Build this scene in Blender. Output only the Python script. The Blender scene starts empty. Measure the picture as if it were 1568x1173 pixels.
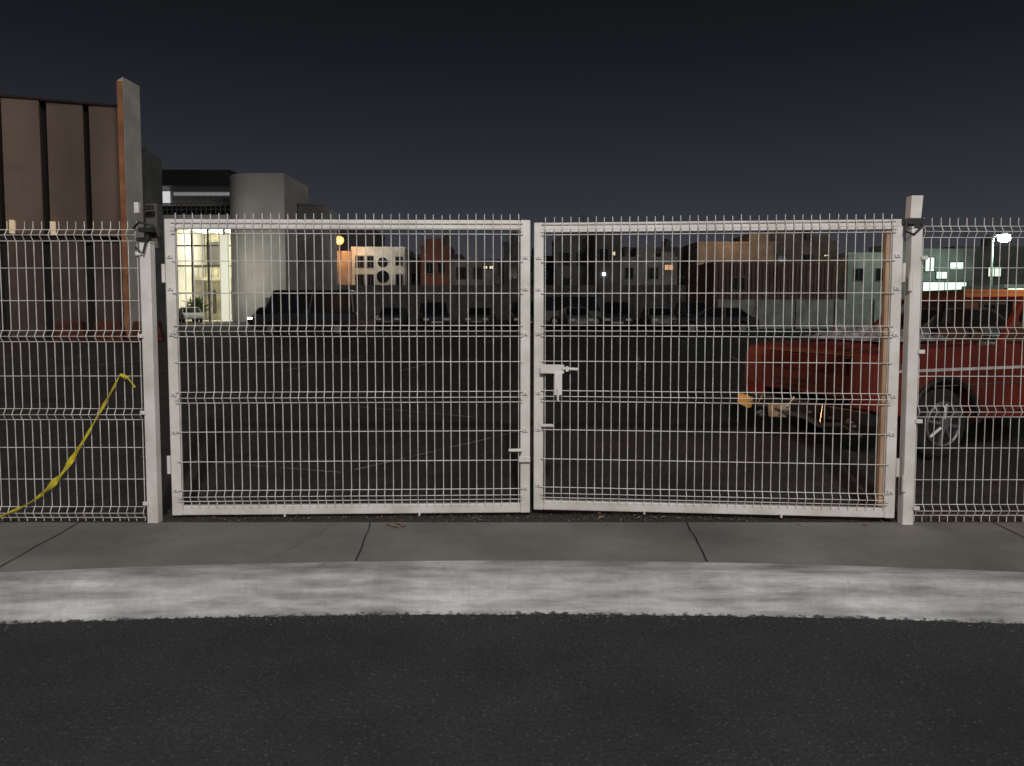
import bpy, bmesh, math, random
from mathutils import Vector, Matrix
random.seed(7)
scene=bpy.context.scene
COL=scene.collection
scene.view_settings.view_transform='Standard'
scene.view_settings.look='None'
scene.view_settings.exposure=0

# ------------------------------------------------------------ materials
def mat(name,c,rough=0.7,metal=0.0,c2=None,scale=5.0,stretch=(1,1,1),bump=0.0,bscale=None,emit=None,estr=0.0,lo=0.35,hi=0.65,detail=6,spec=0.5,alpha=None):
    m=bpy.data.materials.new(name); m.use_nodes=True
    nt=m.node_tree; N=nt.nodes; L=nt.links
    b=N['Principled BSDF']
    b.inputs['Roughness'].default_value=rough
    b.inputs['Metallic'].default_value=metal
    b.inputs['Specular IOR Level'].default_value=spec
    if c2 is None: c2=tuple(x*0.78 for x in c)
    tc=N.new('ShaderNodeTexCoord'); mp=N.new('ShaderNodeMapping')
    mp.inputs['Scale'].default_value=stretch
    L.new(tc.outputs['Object'],mp.inputs['Vector'])
    n=N.new('ShaderNodeTexNoise'); n.inputs['Scale'].default_value=scale; n.inputs['Detail'].default_value=detail
    L.new(mp.outputs[0],n.inputs['Vector'])
    r=N.new('ShaderNodeValToRGB')
    r.color_ramp.elements[0].position=lo; r.color_ramp.elements[0].color=(*c2,1)
    r.color_ramp.elements[1].position=hi; r.color_ramp.elements[1].color=(*c,1)
    L.new(n.outputs['Fac'],r.inputs['Fac'])
    L.new(r.outputs['Color'],b.inputs['Base Color'])
    if bump>0:
        n2=N.new('ShaderNodeTexNoise'); n2.inputs['Scale'].default_value=bscale or scale*4; n2.inputs['Detail'].default_value=4
        L.new(mp.outputs[0],n2.inputs['Vector'])
        bp=N.new('ShaderNodeBump'); bp.inputs['Strength'].default_value=bump; bp.inputs['Distance'].default_value=0.01
        L.new(n2.outputs['Fac'],bp.inputs['Height']); L.new(bp.outputs[0],b.inputs['Normal'])
    if emit:
        b.inputs['Emission Color'].default_value=(*emit,1); b.inputs['Emission Strength'].default_value=estr
    if alpha is not None:
        b.inputs['Alpha'].default_value=alpha
    return m

# ------------------------------------------------------------ mesh builder
class MB:
    def __init__(s): s.v=[]; s.f=[]
    def box(s,x0,x1,y0,y1,z0,z1):
        i=len(s.v)
        s.v+=[(x0,y0,z0),(x1,y0,z0),(x1,y1,z0),(x0,y1,z0),(x0,y0,z1),(x1,y0,z1),(x1,y1,z1),(x0,y1,z1)]
        s.f+=[tuple(i+k for k in q) for q in ((0,3,2,1),(4,5,6,7),(0,1,5,4),(1,2,6,5),(2,3,7,6),(3,0,4,7))]
        return s
    def hexa(s,p):
        i=len(s.v); s.v+=[tuple(q) for q in p]
        s.f+=[tuple(i+k for k in q) for q in ((0,3,2,1),(4,5,6,7),(0,1,5,4),(1,2,6,5),(2,3,7,6),(3,0,4,7))]
        return s
    def quad(s,a,b,c,d):
        i=len(s.v); s.v+=[tuple(a),tuple(b),tuple(c),tuple(d)]; s.f.append((i,i+1,i+2,i+3)); return s
    def tube(s,pts,r,n=6,cap=True):
        pts=[Vector(p) for p in pts]; base=len(s.v)
        for k,p in enumerate(pts):
            a=pts[max(k-1,0)]; b=pts[min(k+1,len(pts)-1)]
            t=(b-a).normalized()
            up=Vector((0,1,0)) if abs(t.y)<0.9 else Vector((0,0,1))
            u=t.cross(up).normalized(); w=t.cross(u).normalized()
            rr=r[k] if isinstance(r,(list,tuple)) else r
            for j in range(n):
                an=2*math.pi*(j+0.5)/n
                q=p+u*math.cos(an)*rr+w*math.sin(an)*rr
                s.v.append(tuple(q))
        for k in range(len(pts)-1):
            for j in range(n):
                a=base+k*n+j; b=base+k*n+(j+1)%n
                s.f.append((a,b,b+n,a+n))
        if cap:
            s.f.append(tuple(base+j for j in range(n)))
            e=base+(len(pts)-1)*n
            s.f.append(tuple(e+j for j in reversed(range(n))))
        return s
    def prism(s,prof,y0,y1):      # profile in (x,z), extruded along y
        n=len(prof); i=len(s.v)
        s.v+=[(x,y0,z) for x,z in prof]+[(x,y1,z) for x,z in prof]
        s.f.append(tuple(i+k for k in range(n))); s.f.append(tuple(i+n+k for k in reversed(range(n))))
        for k in range(n):
            s.f.append((i+k,i+n+k,i+n+(k+1)%n,i+(k+1)%n))
        return s
    def vprism(s,prof,z0,z1):     # footprint in (x,y), extruded upwards
        n=len(prof); i=len(s.v)
        s.v+=[(x,y,z0) for x,y in prof]+[(x,y,z1) for x,y in prof]
        s.f.append(tuple(i+k for k in range(n))); s.f.append(tuple(i+n+k for k in reversed(range(n))))
        for k in range(n):
            s.f.append((i+k,i+n+k,i+n+(k+1)%n,i+(k+1)%n))
        return s
    def obj(s,name,m,parent=None,bevel=0,smooth=False):
        me=bpy.data.meshes.new(name); me.from_pydata(s.v,[],s.f); me.update()
        bm=bmesh.new(); bm.from_mesh(me); bmesh.ops.recalc_face_normals(bm,faces=bm.faces); bm.to_mesh(me); bm.free()
        o=bpy.data.objects.new(name,me); COL.objects.link(o)
        me.materials.append(m)
        if parent: o.parent=parent
        if bevel>0:
            bv=o.modifiers.new('bevel','BEVEL'); bv.width=bevel; bv.segments=2; bv.limit_method='ANGLE'
        if smooth:
            for p in me.polygons: p.use_smooth=True
        return o
def empty(name,loc=(0,0,0),rz=0):
    e=bpy.data.objects.new(name,None); e.location=loc; e.rotation_euler=(0,0,rz); COL.objects.link(e); e.empty_display_size=0.2
    return e
def light(name,typ,loc,power,color,parent=None,size=0.15,aim=None,spot=None):
    l=bpy.data.lights.new(name,typ); l.energy=power; l.color=color
    if typ in('POINT','SPOT'): l.shadow_soft_size=size
    if typ=='AREA': l.size=size
    if typ=='SPOT': l.spot_size=spot; l.spot_blend=0.6
    o=bpy.data.objects.new(name,l); o.location=loc; COL.objects.link(o)
    if aim is not None:
        d=Vector(aim)-Vector(loc); o.rotation_euler=d.to_track_quat('-Z','Y').to_euler()
    if parent: o.parent=parent
    return o

# ------------------------------------------------------------ world: night sky with city glow
w=bpy.data.worlds.new("World"); scene.world=w; w.use_nodes=True
nt=w.node_tree; N=nt.nodes; L=nt.links
bg=N['Background']
tc=N.new('ShaderNodeTexCoord'); sp=N.new('ShaderNodeSeparateXYZ'); L.new(tc.outputs['Generated'],sp.inputs[0])
rp=N.new('ShaderNodeValToRGB'); L.new(sp.outputs['Z'],rp.inputs['Fac'])
els=[(0.0,(.056,.058,.070)),(0.07,(.045,.048,.058)),(0.14,(.030,.033,.041)),(0.22,(.0180,.0206,.0264)),(0.30,(.0104,.0120,.0154)),(0.40,(.0060,.0070,.0088)),(1.0,(.004,.0048,.006))]
cr=rp.color_ramp
cr.elements[0].position=0; cr.elements[0].color=(*els[0][1],1)
cr.elements[1].position=1; cr.elements[1].color=(*els[-1][1],1)
for p,c in els[1:-1]:
    e=cr.elements.new(p); e.color=(*c,1)
L.new(rp.outputs['Color'],bg.inputs['Color']); bg.inputs['Strength'].default_value=0.95

# overall spill of the town's lighting (low, soft)
s=bpy.data.lights.new('city_glow_sun','SUN'); s.energy=0.44; s.angle=math.radians(20); s.color=(1,.94,.88)
so=bpy.data.objects.new('city_glow_sun',s); COL.objects.link(so)
so.rotation_euler=Vector((-0.8,1,-0.42)).to_track_quat('-Z','Y').to_euler()

# ------------------------------------------------------------ camera
cd=bpy.data.cameras.new('camera'); cam=bpy.data.objects.new('camera',cd); COL.objects.link(cam)
cd.lens=26.4; cd.sensor_width=36; cd.clip_end=2000; cd.clip_start=0.05
cam.location=(0,0,1.6); cam.rotation_euler=(math.radians(90-3.5),0,0); cd.shift_y=-.0295
scene.camera=cam

# ------------------------------------------------------------ materials list
M_asph=mat('asphalt',(.056,.056,.059),.9,c2=(.018,.018,.020),scale=60,bump=1.0,bscale=170,lo=.3,hi=.74,detail=5)
def asphalt_detail(m,grit=0.62,vs=70,thr=.93,a=.65,bb=1.25):
    nt=m.node_tree; N=nt.nodes; L=nt.links; b=N['Principled BSDF']
    src=b.inputs['Base Color'].links[0].from_socket
    tc=[n for n in N if n.type=='TEX_COORD'][0]
    n1=N.new('ShaderNodeTexNoise'); n1.inputs['Scale'].default_value=1.3; n1.inputs['Detail'].default_value=7; n1.inputs['Roughness'].default_value=.65
    L.new(tc.outputs['Object'],n1.inputs['Vector'])
    r1=N.new('ShaderNodeMapRange'); r1.inputs['From Min'].default_value=.3; r1.inputs['From Max'].default_value=.7
    r1.inputs['To Min'].default_value=a; r1.inputs['To Max'].default_value=bb
    L.new(n1.outputs['Fac'],r1.inputs['Value'])
    mx=N.new('ShaderNodeMix'); mx.data_type='RGBA'; mx.blend_type='MULTIPLY'; mx.inputs['Factor'].default_value=1
    L.new(src,mx.inputs['A']); L.new(r1.outputs[0],mx.inputs['B'])
    v=N.new('ShaderNodeTexVoronoi'); v.inputs['Scale'].default_value=vs
    L.new(tc.outputs['Object'],v.inputs['Vector'])
    sp=N.new('ShaderNodeSeparateColor'); L.new(v.outputs['Color'],sp.inputs[0])
    c1=N.new('ShaderNodeMath'); c1.operation='GREATER_THAN'; c1.inputs[1].default_value=thr; L.new(sp.outputs[0],c1.inputs[0])
    c2=N.new('ShaderNodeMath'); c2.operation='LESS_THAN'; c2.inputs[1].default_value=.38; L.new(v.outputs['Distance'],c2.inputs[0])
    c3=N.new('ShaderNodeMath'); c3.operation='MULTIPLY'; L.new(c1.outputs[0],c3.inputs[0]); L.new(c2.outputs[0],c3.inputs[1])
    c4=N.new('ShaderNodeMath'); c4.operation='MULTIPLY'; c4.inputs[1].default_value=grit; L.new(c3.outputs[0],c4.inputs[0])
    m2=N.new('ShaderNodeMix'); m2.data_type='RGBA'; L.new(c4.outputs[0],m2.inputs['Factor'])
    L.new(mx.outputs['Result'],m2.inputs['A']); m2.inputs['B'].default_value=(.15,.145,.14,1)
    L.new(m2.outputs['Result'],b.inputs['Base Color'])
asphalt_detail(M_asph,.55,75,.93,.6,1.3)
M_lot=mat('lot_asphalt',(.052,.048,.048),.85,c2=(.030,.0275,.0275),scale=12,bump=.6,bscale=120)
asphalt_detail(M_lot,.5,70,.93,.6,1.5)
M_soil=mat('soil',(.06,.05,.04),.95,c2=(.03,.025,.02),scale=40,bump=1,bscale=90)
M_conc=mat('sidewalk_concrete',(.27,.258,.24),.9,c2=(.165,.157,.145),scale=1.6,bump=.4,bscale=120,detail=14,lo=.3,hi=.7)
asphalt_detail(M_conc,.35,60,.93,.8,1.15)
M_joint=mat('joint_dark',(.02,.02,.02),.95)
M_white=mat('gate_white_paint',(.81,.775,.74),.45,c2=(.64,.60,.555),scale=5,bump=.08,bscale=60,detail=10)
M_wire=mat('wire_white_paint',(.81,.78,.75),.45,c2=(.54,.505,.475),scale=9)
M_black=mat('black_metal',(.02,.02,.02),.5)
M_tape=mat('caution_tape_yellow',(.80,.66,.04),.4,c2=(.34,.28,.03),scale=16)
M_steel=mat('galvanised',(.35,.35,.36),.5,metal=.6)

# curb paint (worn, scuffed, thin at the base)
M_curb=mat('curb_white_paint',(.64,.64,.635),.8,c2=(.30,.30,.295),scale=2.2,stretch=(1,4,9),bump=.5,bscale=50,detail=14,lo=.28,hi=.60)
nt=M_curb.node_tree; N=nt.nodes; L=nt.links; b=N['Principled BSDF']
src=b.inputs['Base Color'].links[0].from_socket
tc=[n for n in N if n.type=='TEX_COORD'][0]
def streak(scale,rng,prev,rot=.04,dist=.6):
    mp=N.new('ShaderNodeMapping'); mp.inputs['Scale'].default_value=scale; mp.inputs['Rotation'].default_value=(0,rot,0); L.new(tc.outputs['Object'],mp.inputs[0])
    ns=N.new('ShaderNodeTexNoise'); ns.inputs['Scale'].default_value=1; ns.inputs['Detail'].default_value=7; ns.inputs['Distortion'].default_value=dist; L.new(mp.outputs[0],ns.inputs['Vector'])
    mr=N.new('ShaderNodeMapRange'); mr.inputs['From Min'].default_value=.3; mr.inputs['From Max'].default_value=.7; mr.inputs['To Min'].default_value=rng[0]; mr.inputs['To Max'].default_value=rng[1]
    L.new(ns.outputs['Fac'],mr.inputs['Value'])
    mx=N.new('ShaderNodeMix'); mx.data_type='RGBA'; mx.blend_type='MULTIPLY'; mx.inputs['Factor'].default_value=1
    L.new(prev,mx.inputs['A']); L.new(mr.outputs[0],mx.inputs['B']); return mx.outputs['Result']
o1=streak((5,40,70),(.88,1.06),src)
o1=streak((60,10,4),(.94,1.03),o1,.12)
o1=streak((9,9,20),(.86,1.08),o1,.3,1.2)
o1=streak((1.1,.5,.5),(.72,1.15),o1)
sp=N.new('ShaderNodeSeparateXYZ'); L.new(tc.outputs['Object'],sp.inputs[0])
n3=N.new('ShaderNodeTexNoise'); n3.inputs['Scale'].default_value=26; n3.inputs['Detail'].default_value=9; n3.inputs['Roughness'].default_value=.7; L.new(tc.outputs['Object'],n3.inputs['Vector'])
ma=N.new('ShaderNodeMath'); ma.operation='MULTIPLY_ADD'; ma.inputs[1].default_value=.05; L.new(n3.outputs['Fac'],ma.inputs[0]); L.new(sp.outputs['Z'],ma.inputs[2])
gt=N.new('ShaderNodeMapRange'); gt.inputs['From Min'].default_value=.026; gt.inputs['From Max'].default_value=.030
L.new(ma.outputs[0],gt.inputs['Value'])
m2=N.new('ShaderNodeMix'); m2.data_type='RGBA'; L.new(gt.outputs[0],m2.inputs['Factor']); m2.inputs['A'].default_value=(.07,.066,.062,1)
L.new(o1,m2.inputs['B']); L.new(m2.outputs['Result'],b.inputs['Base Color'])

# ------------------------------------------------------------ ground, road, curb, sidewalk, lot
MB().quad((-600,-300,-.01),(600,-300,-.01),(600,900,-.01),(-600,900,-.01)).obj('ground',M_soil)
MB().quad((-120,-9,0),(120,-9,0),(120,4.6,0),(-120,4.6,0)).obj('road',M_asph)
def t2(x):
    a=abs(x)
    return (x/2.9)**2 if a<=3.4 else 1.374+1.6*(1-math.exp(-(a-3.4)/2))
xs=[-60,-40,-25,-15]+[-10+i*0.025 for i in range(801)]+[15,25,40,60]
def yf(x): return 3.87-.15*t2(x)
def yb(x): return 4.13-.21*t2(x)
from mathutils import noise
mb=MB(); prof=[(-.05,.0012),(-.028,.006),(-.006,.018),(.018,.10),(.03,.155),(.045,.172),(.07,.18)]
npf=len(prof)+1
for x in xs:
    j=noise.noise(Vector((x*2,0,0)))*.006
    j2=noise.noise(Vector((x*34,3,0)))*.009+noise.noise(Vector((x*8,9,0)))*.010
    for k,(dy,z) in enumerate(prof):
        kk=j+(j2 if k<2 else j2*.2 if k==2 else 0)
        mb.v.append((x,yf(x)+dy+kk,z+(noise.noise(Vector((x*5,k,2)))*.003 if k>2 else 0)))
    mb.v.append((x,yb(x),.181))
for i in range(len(xs)-1):
    for k in range(npf-1):
        a=i*npf+k; mb.f.append((a,a+npf,a+npf+1,a+1))
mb.obj('curb',M_curb,smooth=True)
mb=MB()
for x in xs: mb.v+=[(x,yb(x),.1805),(x,4.88,.1805),(x,4.89,.1)]
for i in range(len(xs)-1):
    a=i*3; mb.f+=[(a,a+3,a+4,a+1),(a+1,a+4,a+5,a+2)]
sw=empty('sidewalk'); mb.obj('slab',M_conc,sw)
mb=MB()
def seam(x0,y0,x1,y1,w_,wob,n=14):
    d=Vector((x1-x0,y1-y0,0)); nn=Vector((-d.y,d.x,0)).normalized()
    P=[]
    for k in range(n+1):
        t=k/n; p=Vector((x0,y0,.1848))+d*t+nn*noise.noise(Vector((x0*3+t*4,y0,1)))*wob; ww=w_*(.6+.7*random.random())
        P.append((p-nn*ww,p+nn*ww))
    for k in range(n): mb.quad(P[k][0],P[k][1],P[k+1][1],P[k+1][0])
for xj in (-6.9,-4.85,-2.82,-.9,1.12,3.14,5.2,7.2):
    sk=.03 if xj<0 else -.03
    seam(xj+sk,yb(xj)+.0,xj-sk,4.875,.0042,.01)
seam(-1.35,4.16,-1.15,4.87,.0010,.05); seam(2.0,4.5,2.6,4.55,.0010,.06)
mb.obj('expansion_joints',M_joint,sw)
MB().quad((-150,4.885,.15),(150,4.885,.15),(150,140,.15),(-150,140,.15)).obj('parking_lot',M_lot)
mb=MB(); nx=220
for i in range(nx+1):
    x=-6+12*i/nx
    for k,(y,z) in enumerate(((4.882,.168),(4.95,.178),(5.03,.182),(5.12,.17),(5.22,.152))):
        zz=z+(noise.noise(Vector((x*6,y*9,1)))*.012 if 0<k<4 else 0)
        mb.v.append((x,y+noise.noise(Vector((x*4,k,5)))*.02*(k>0),zz))
for i in range(nx):
    for k in range(4):
        a=i*5+k; mb.f.append((a,a+5,a+6,a+1))
mb.obj('soil',M_soil)
M_peb=mat('pebble',(.20,.185,.17),.9,c2=(.05,.045,.04),scale=30)
mb=MB()
def rock(mb,x,y,z,r):
    i=len(mb.v)
    vs=[(1,0,0),(-1,0,0),(0,1,0),(0,-1,0),(0,0,.8),(0,0,-.5)]
    an=random.random()*6
    for a,bb,c in vs:
        q=r*random.uniform(.6,1.2); mb.v.append((x+q*(a*math.cos(an)-bb*math.sin(an)),y+q*(a*math.sin(an)+bb*math.cos(an)),z+q*c))
    for f in ((0,2,4),(2,1,4),(1,3,4),(3,0,4),(2,0,5),(1,2,5),(3,1,5),(0,3,5)): mb.f.append(tuple(i+k for k in f))
for _ in range(900):
    x=random.uniform(-5,5); rock(mb,x,random.gauss(4.99,.07),.182,random.uniform(.003,.011))
for _ in range(420):
    x=random.gauss(random.choice((-2.4,-1.0,.2,.8,2.2)),.35); rock(mb,x,yf(x)-.05-abs(random.gauss(.0,.05)),.003,random.uniform(.002,.007))
for _ in range(1200):
    x=random.uniform(-4.5,4.5); rock(mb,x,random.uniform(2.2,3.6),.001,random.uniform(.0015,.004))
for _ in range(160):
    x=random.uniform(-4.5,4.5); rock(mb,x,random.uniform(4.2,4.85),.183,random.uniform(.0015,.005))
mb.obj('gravel',M_peb)
M_leaf=mat('dry_leaf',(.35,.22,.12),.8,c2=(.2,.12,.07),scale=20)
mb=MB()
def leaf(x,y,z,r,a):
    c,s_=math.cos(a),math.sin(a); P=[(-r,0,0),(-r*.3,r*.35,r*.3),(r,0,r*.15),(-r*.3,-r*.35,r*.25)]
    mb.quad(*[(x+p*c-q*s_,y+p*s_+q*c,z+t) for p,q,t in P])
for x,y in ((-.80,4.79),(-.76,4.75),(-.74,4.81),(-.70,4.76),(1.1,4.93),(.95,4.95),(2.3,4.8),(1.02,4.97),(.6,4.96),(.85,4.94),(1.25,4.95)):
    leaf(x,y,.188,random.uniform(.02,.04),random.random()*6)
for _ in range(60): leaf(random.uniform(-3,3),random.gauss(4.98,.05),.19,random.uniform(.008,.02),random.random()*6)
for _ in range(40):
    x=random.uniform(-3.5,3.5); leaf(x,yf(x)-.08-abs(random.gauss(0,.05)),.006,random.uniform(.006,.014),random.random()*6)
mb.obj('fallen_leaves',M_leaf)
M_weed=mat('weed_green',(.07,.08,.035),.8,c2=(.04,.045,.02),scale=20)
mb=MB()
for _ in range(420):
    x=random.choice((random.uniform(-4,4),random.gauss(.9,.35))); y=random.gauss(5.0,.05); h=random.uniform(.015,.05); dx=random.uniform(-.02,.02)
    mb.quad((x-.002,y,.175),(x+.002,y,.175),(x+dx+.001,y+random.uniform(-.02,.02),.175+h),(x+dx,y,.175+h))
mb.obj('grass',M_weed)
M_line=mat('worn_line',(.34,.33,.32),.9,c2=(.05,.047,.047),scale=5,lo=.36,hi=.6,detail=10)
mb=MB()
def gline(x0,y0,x1,y1,wd,z=.1545):
    d=Vector((x1-x0,y1-y0,0)); nn=Vector((-d.y,d.x,0)).normalized()*wd/2
    mb.quad((x0-nn.x,y0-nn.y,z),(x0+nn.x,y0+nn.y,z),(x1+nn.x,y1+nn.y,z),(x1-nn.x,y1-nn.y,z))
for k in range(12): gline(-16+k*2.7,17,-15.2+k*2.7,22,.09)
for k in range(14): gline(-20+k*2.7,30,-19.4+k*2.7,35,.1)
gline(-20,22.05,16,22.05,.09,.1585)
gline(-1.4,6.6,.6,9.4,.035); gline(-3.6,7.2,-1.5,6.5,.025); gline(1.2,12,6.5,9.6,.06); gline(-5,12.5,-.5,9.8,.05)
mb.obj('parking_line_markings',M_line)

# ------------------------------------------------------------ fences
SP=.056
def vpoly(x,y0,z0,z1,folds,depth=.03,hh=.045):
    pts=[(x,y0,z0)]
    for f in sorted(folds):
        for dz,dy in ((-hh,0),(0,-depth),(hh,0)):
            zz=f+dz
            if z0<zz<z1: pts.append((x,y0+dy,zz))
    pts.append((x,y0,z1)); return pts
def fence_panel(parent,x0,x1,y,z0,z1,folds,rows,r=.0027,spname='mesh_panel'):
    mb=MB(); n=int(round((x1-x0)/SP))
    for i in range(n+1):
        x=x0+(x1-x0)*i/n
        pts=vpoly(x,y,z0,z1,folds)
        a=random.gauss(0,.0012)
        mb.tube([(p[0]+a,p[1],p[2]) for p in pts],r,5)
    hz=list(rows)
    for f in folds: hz+=[f-.036,f+.036]
    for z in hz:
        mb.tube([(x0-.01,y-.003,z),(x1+.01,y-.003,z)],r*1.05,5)
    for f in folds: mb.tube([(x0-.01,y-.031,f),(x1+.01,y-.031,f)],r*.9,5)
    return mb.obj(spname,M_wire,parent)
rows=(1.85,1.64,1.15,.68,.47); folds=(2.06,1.41,.90,.25)
def post(parent,x,y,z1,w_=.07,name='post'):
    mb=MB(); mb.box(x-w_/2,x+w_/2,y-w_/2,y+w_/2,.16,z1); mb.box(x-w_/2-.004,x+w_/2+.004,y-w_/2-.004,y+w_/2+.004,z1+.001,z1+.012)
    return mb.obj(name,M_white,parent,bevel=.004)
FY=4.88
lf=empty('welded_mesh_fence'); 
x=-2.42
for k in range(4):
    fence_panel(lf,x-2.5,x,FY,.19,2.15,folds,rows); 
    if k>0: post(lf,x+.0,FY+.05,2.16)
    x-=2.56
rf=empty('welded_mesh_fence')
x=2.64
for k in range(4):
    fence_panel(rf,x,x+2.5,FY-.02,.19,2.17,tuple(f+.02 for f in folds),rows); 
    if k>0: post(rf,x,FY+.03,2.18)
    x+=2.56
gp=empty('gate_post'); post(gp,-2.365,4.9,2.01,.07,'tube')
mb=MB(); 
for z in (1.93,1.40,.9,.3): mb.box(-2.42,-2.385,4.85,4.862,z,z+.025)
mb.obj('panel_clips',M_white,gp,bevel=.002)
mb=MB()
mb.box(-2.385,-2.31,4.93,5.0,1.98,2.27); mb.obj('upper_stub',mat('dirty_grey_metal',(.10,.09,.08),.7),gp,bevel=.004)
mb=MB()
mb.box(-2.40,-2.28,4.86,4.90,2.08,2.11); mb.box(-2.41,-2.33,4.85,4.9,2.02,2.045); mb.tube([(-2.42,4.84,2.10),(-2.38,4.83,2.14),(-2.30,4.85,2.12),(-2.27,4.87,2.05)],.009); mb.tube([(-2.41,4.84,1.98),(-2.36,4.83,1.94),(-2.33,4.84,2.06)],.007)
mb.box(-2.355,-2.30,4.84,4.87,2.22,2.25)
mb.obj('hinge_clamp',M_black,gp,bevel=.003)
MB().box(-2.425,-2.395,4.86,4.89,2.20,2.27).obj('cap',M_white,gp,bevel=.003)
gp2=empty('gate_post'); post(gp2,2.585,4.86,2.10,.07,'tube')
mb=MB(); mb.hexa([(2.545,4.84,2.165),(2.615,4.84,2.165),(2.615,4.91,2.165),(2.545,4.91,2.165),(2.55,4.84,2.31),(2.625,4.84,2.31),(2.625,4.91,2.31),(2.55,4.91,2.31)]); mb.obj('upper_stub',M_white,gp2,bevel=.004)
mb=MB(); mb.box(2.50,2.63,4.83,4.915,2.125,2.162); mb.tube([(2.51,4.82,2.16),(2.5,4.81,2.08),(2.56,4.82,2.06),(2.62,4.82,2.12)],.009); mb.box(2.56,2.6,4.82,4.85,2.10,2.13)
mb.obj('hinge_clamp',M_black,gp2,bevel=.003)
mb=MB()
for z in (1.90,1.30,.85,.28): mb.box(2.61,2.65,4.808,4.822,z,z+.025)
for z in (1.75,.45): mb.tube([(2.548,4.82,z-.05),(2.548,4.82,z+.06)],.014,10)
mb.obj('panel_clips',M_white,gp2,bevel=.002)

# ------------------------------------------------------------ gate leaves (local: x along leaf, y depth, z up)
def leaf_gate(name,p0,p1,z0,z1,latch):
    d=Vector((p1[0]-p0[0],p1[1]-p0[1],0)); Lw=d.length
    e=empty(name,(p0[0],p0[1],0),math.atan2(d.y,d.x))
    T=.066
    mb=MB()
    mb.box(0,T,0,.045,z0-T/2,z1+T/2)
    mb.box(Lw-T,Lw,0,.045,z0-T/2,z1+T/2)
    mb.box(T+.0005,Lw-T-.0005,.002,.043,z1-T/2,z1+T/2-.001)
    mb.box(T+.0005,Lw-T-.0005,.002,.043,z0-T/2+.001,z0+T/2)
    mb.obj('frame',M_white,e,bevel=.006)
    gf=(2.115,1.44,1.0,.34); gr=(1.9,1.69,1.235,.77,.57)
    mb=MB(); n=int(round((Lw-.16)/SP)); 
    for i in range(n+1):
        xx=.08+(Lw-.16)*i/n; a=random.gauss(0,.0013)
        pts=vpoly(xx+a,-.012,z0+T/2-.01,z1+.066+random.gauss(0,.0025),gf,.028)
        mb.tube(pts,.0030,5)
    for z in list(gr)+[f+s_*.036 for f in gf for s_ in(-1,1)]:
        mb.tube([(.05,-.014,z),(Lw-.05,-.014,z)],.003,5)
    for f in gf: mb.tube([(.05,-.042,f),(Lw-.05,-.042,f)],.0026,5)
    mb.obj('mesh_panel',M_wire,e)
    mb=MB()
    for z in (z0+.14,.77,1.02,1.42,1.72,1.93):
        for xx in (T*.5,Lw-T*.5):
            mb.box(xx-.018,xx+.018,-.012,-.0005,z-.012,z+.012)
    for xx in (.75,1.65): mb.tube([(xx,-.008,z0-T/2-.012),(xx,-.008,z0-T/2+.015)],.008,8)
    mb.obj('clips',M_white,e,bevel=.003)
    mb=MB()
    for z in (z0+.14,.77,1.02,1.42,1.72,1.93):
        for xx in (T*.5,Lw-T*.5): mb.tube([(xx,-.016,z),(xx,-.0125,z)],.005,8)
    mb.obj('bolts',M_steel,e)
    mb=MB()
    if latch:
        mb.box(T-.02,T+.14,-.055,-.046,1.155,1.215)
        mb.box(T+.075,T+.128,-.064,-.0555,1.01,1.16)
        mb.tube([(T+.13,-.06,1.19),(T+.235,-.06,1.185)],.011,8)
        mb.box(T+.15,T+.17,-.075,-.045,1.17,1.205)
        mb.tube([(T+.10,-.07,1.06),(T+.10,-.07,.97)],.008,8)
        mb.tube([(T-.01,-.03,.80),(T+.07,-.03,.80)],.012,8)
    else:
        mb.tube([(Lw-T-.08,-.03,.64),(Lw-T+.01,-.03,.64)],.012,8)
        mb.box(Lw-T-.01,Lw+.0,-.03,-.017,z0+.32,z0+.36)
    mb.obj('latch',M_white,e,bevel=.003)
    mb=MB()
    hx=-.012 if not latch else Lw+.008
    for z in (.55,1.82): mb.tube([(hx,.0,z-.06),(hx,.0,z+.06)],.012,8)
    mb.obj('hinges',M_white,e)
    return e
leaf_gate('metal_gate',(-2.275,4.95),(.122,5.02),.238,2.142,False)
g2=leaf_gate('metal_gate',(.147,5.07),(2.515,4.86),.245,2.13,True)
# added strip: orange lamp light painted on the hinge stile of the right leaf
MB().box(2.274,2.303,.004,.05,.285,2.09).obj('painted_glow_strip',mat('painted_glow_tan',(.52,.36,.24),.8,c2=(.36,.21,.12),scale=5,stretch=(3,3,.6)),g2,bevel=.003)

# ------------------------------------------------------------ caution tape
pts=[(-2.44,4.835,1.08),(-2.475,4.825,1.14),(-2.53,4.83,1.165),(-2.575,4.83,1.08),(-2.635,4.835,.98),(-2.695,4.835,.88),(-2.77,4.83,.75),(-2.86,4.825,.61),(-2.94,4.825,.50),(-3.01,4.82,.425),(-3.09,4.825,.36),(-3.18,4.83,.305),(-3.30,4.83,.25),(-3.42,4.82,.20),(-3.7,4.8,.195)]
wd=[.012,.03,.018,.012,.02,.018,.016,.034,.045,.035,.016,.014,.022,.025,.03]
mb=MB(); sub=[]
for k in range(len(pts)-1):
    for j in range(4):
        t=j/4; a=Vector(pts[k]).lerp(Vector(pts[k+1]),t); sub.append((a,wd[k]*(1-t)+wd[k+1]*t))
for k,(p,wv) in enumerate(sub):
    d=(sub[min(k+1,len(sub)-1)][0]-sub[max(k-1,0)][0]).normalized()
    nrm=d.cross(Vector((0,1,0))).normalized(); tw=math.sin(k*.55)*1.1
    q=nrm*math.cos(tw)+Vector((0,1,0))*math.sin(tw)*.5
    mb.v+=[tuple(p-q*wv*.55),tuple(p+Vector((0,-.006,0))+nrm*random.gauss(0,.003)),tuple(p+q*wv*.55)]
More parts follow.
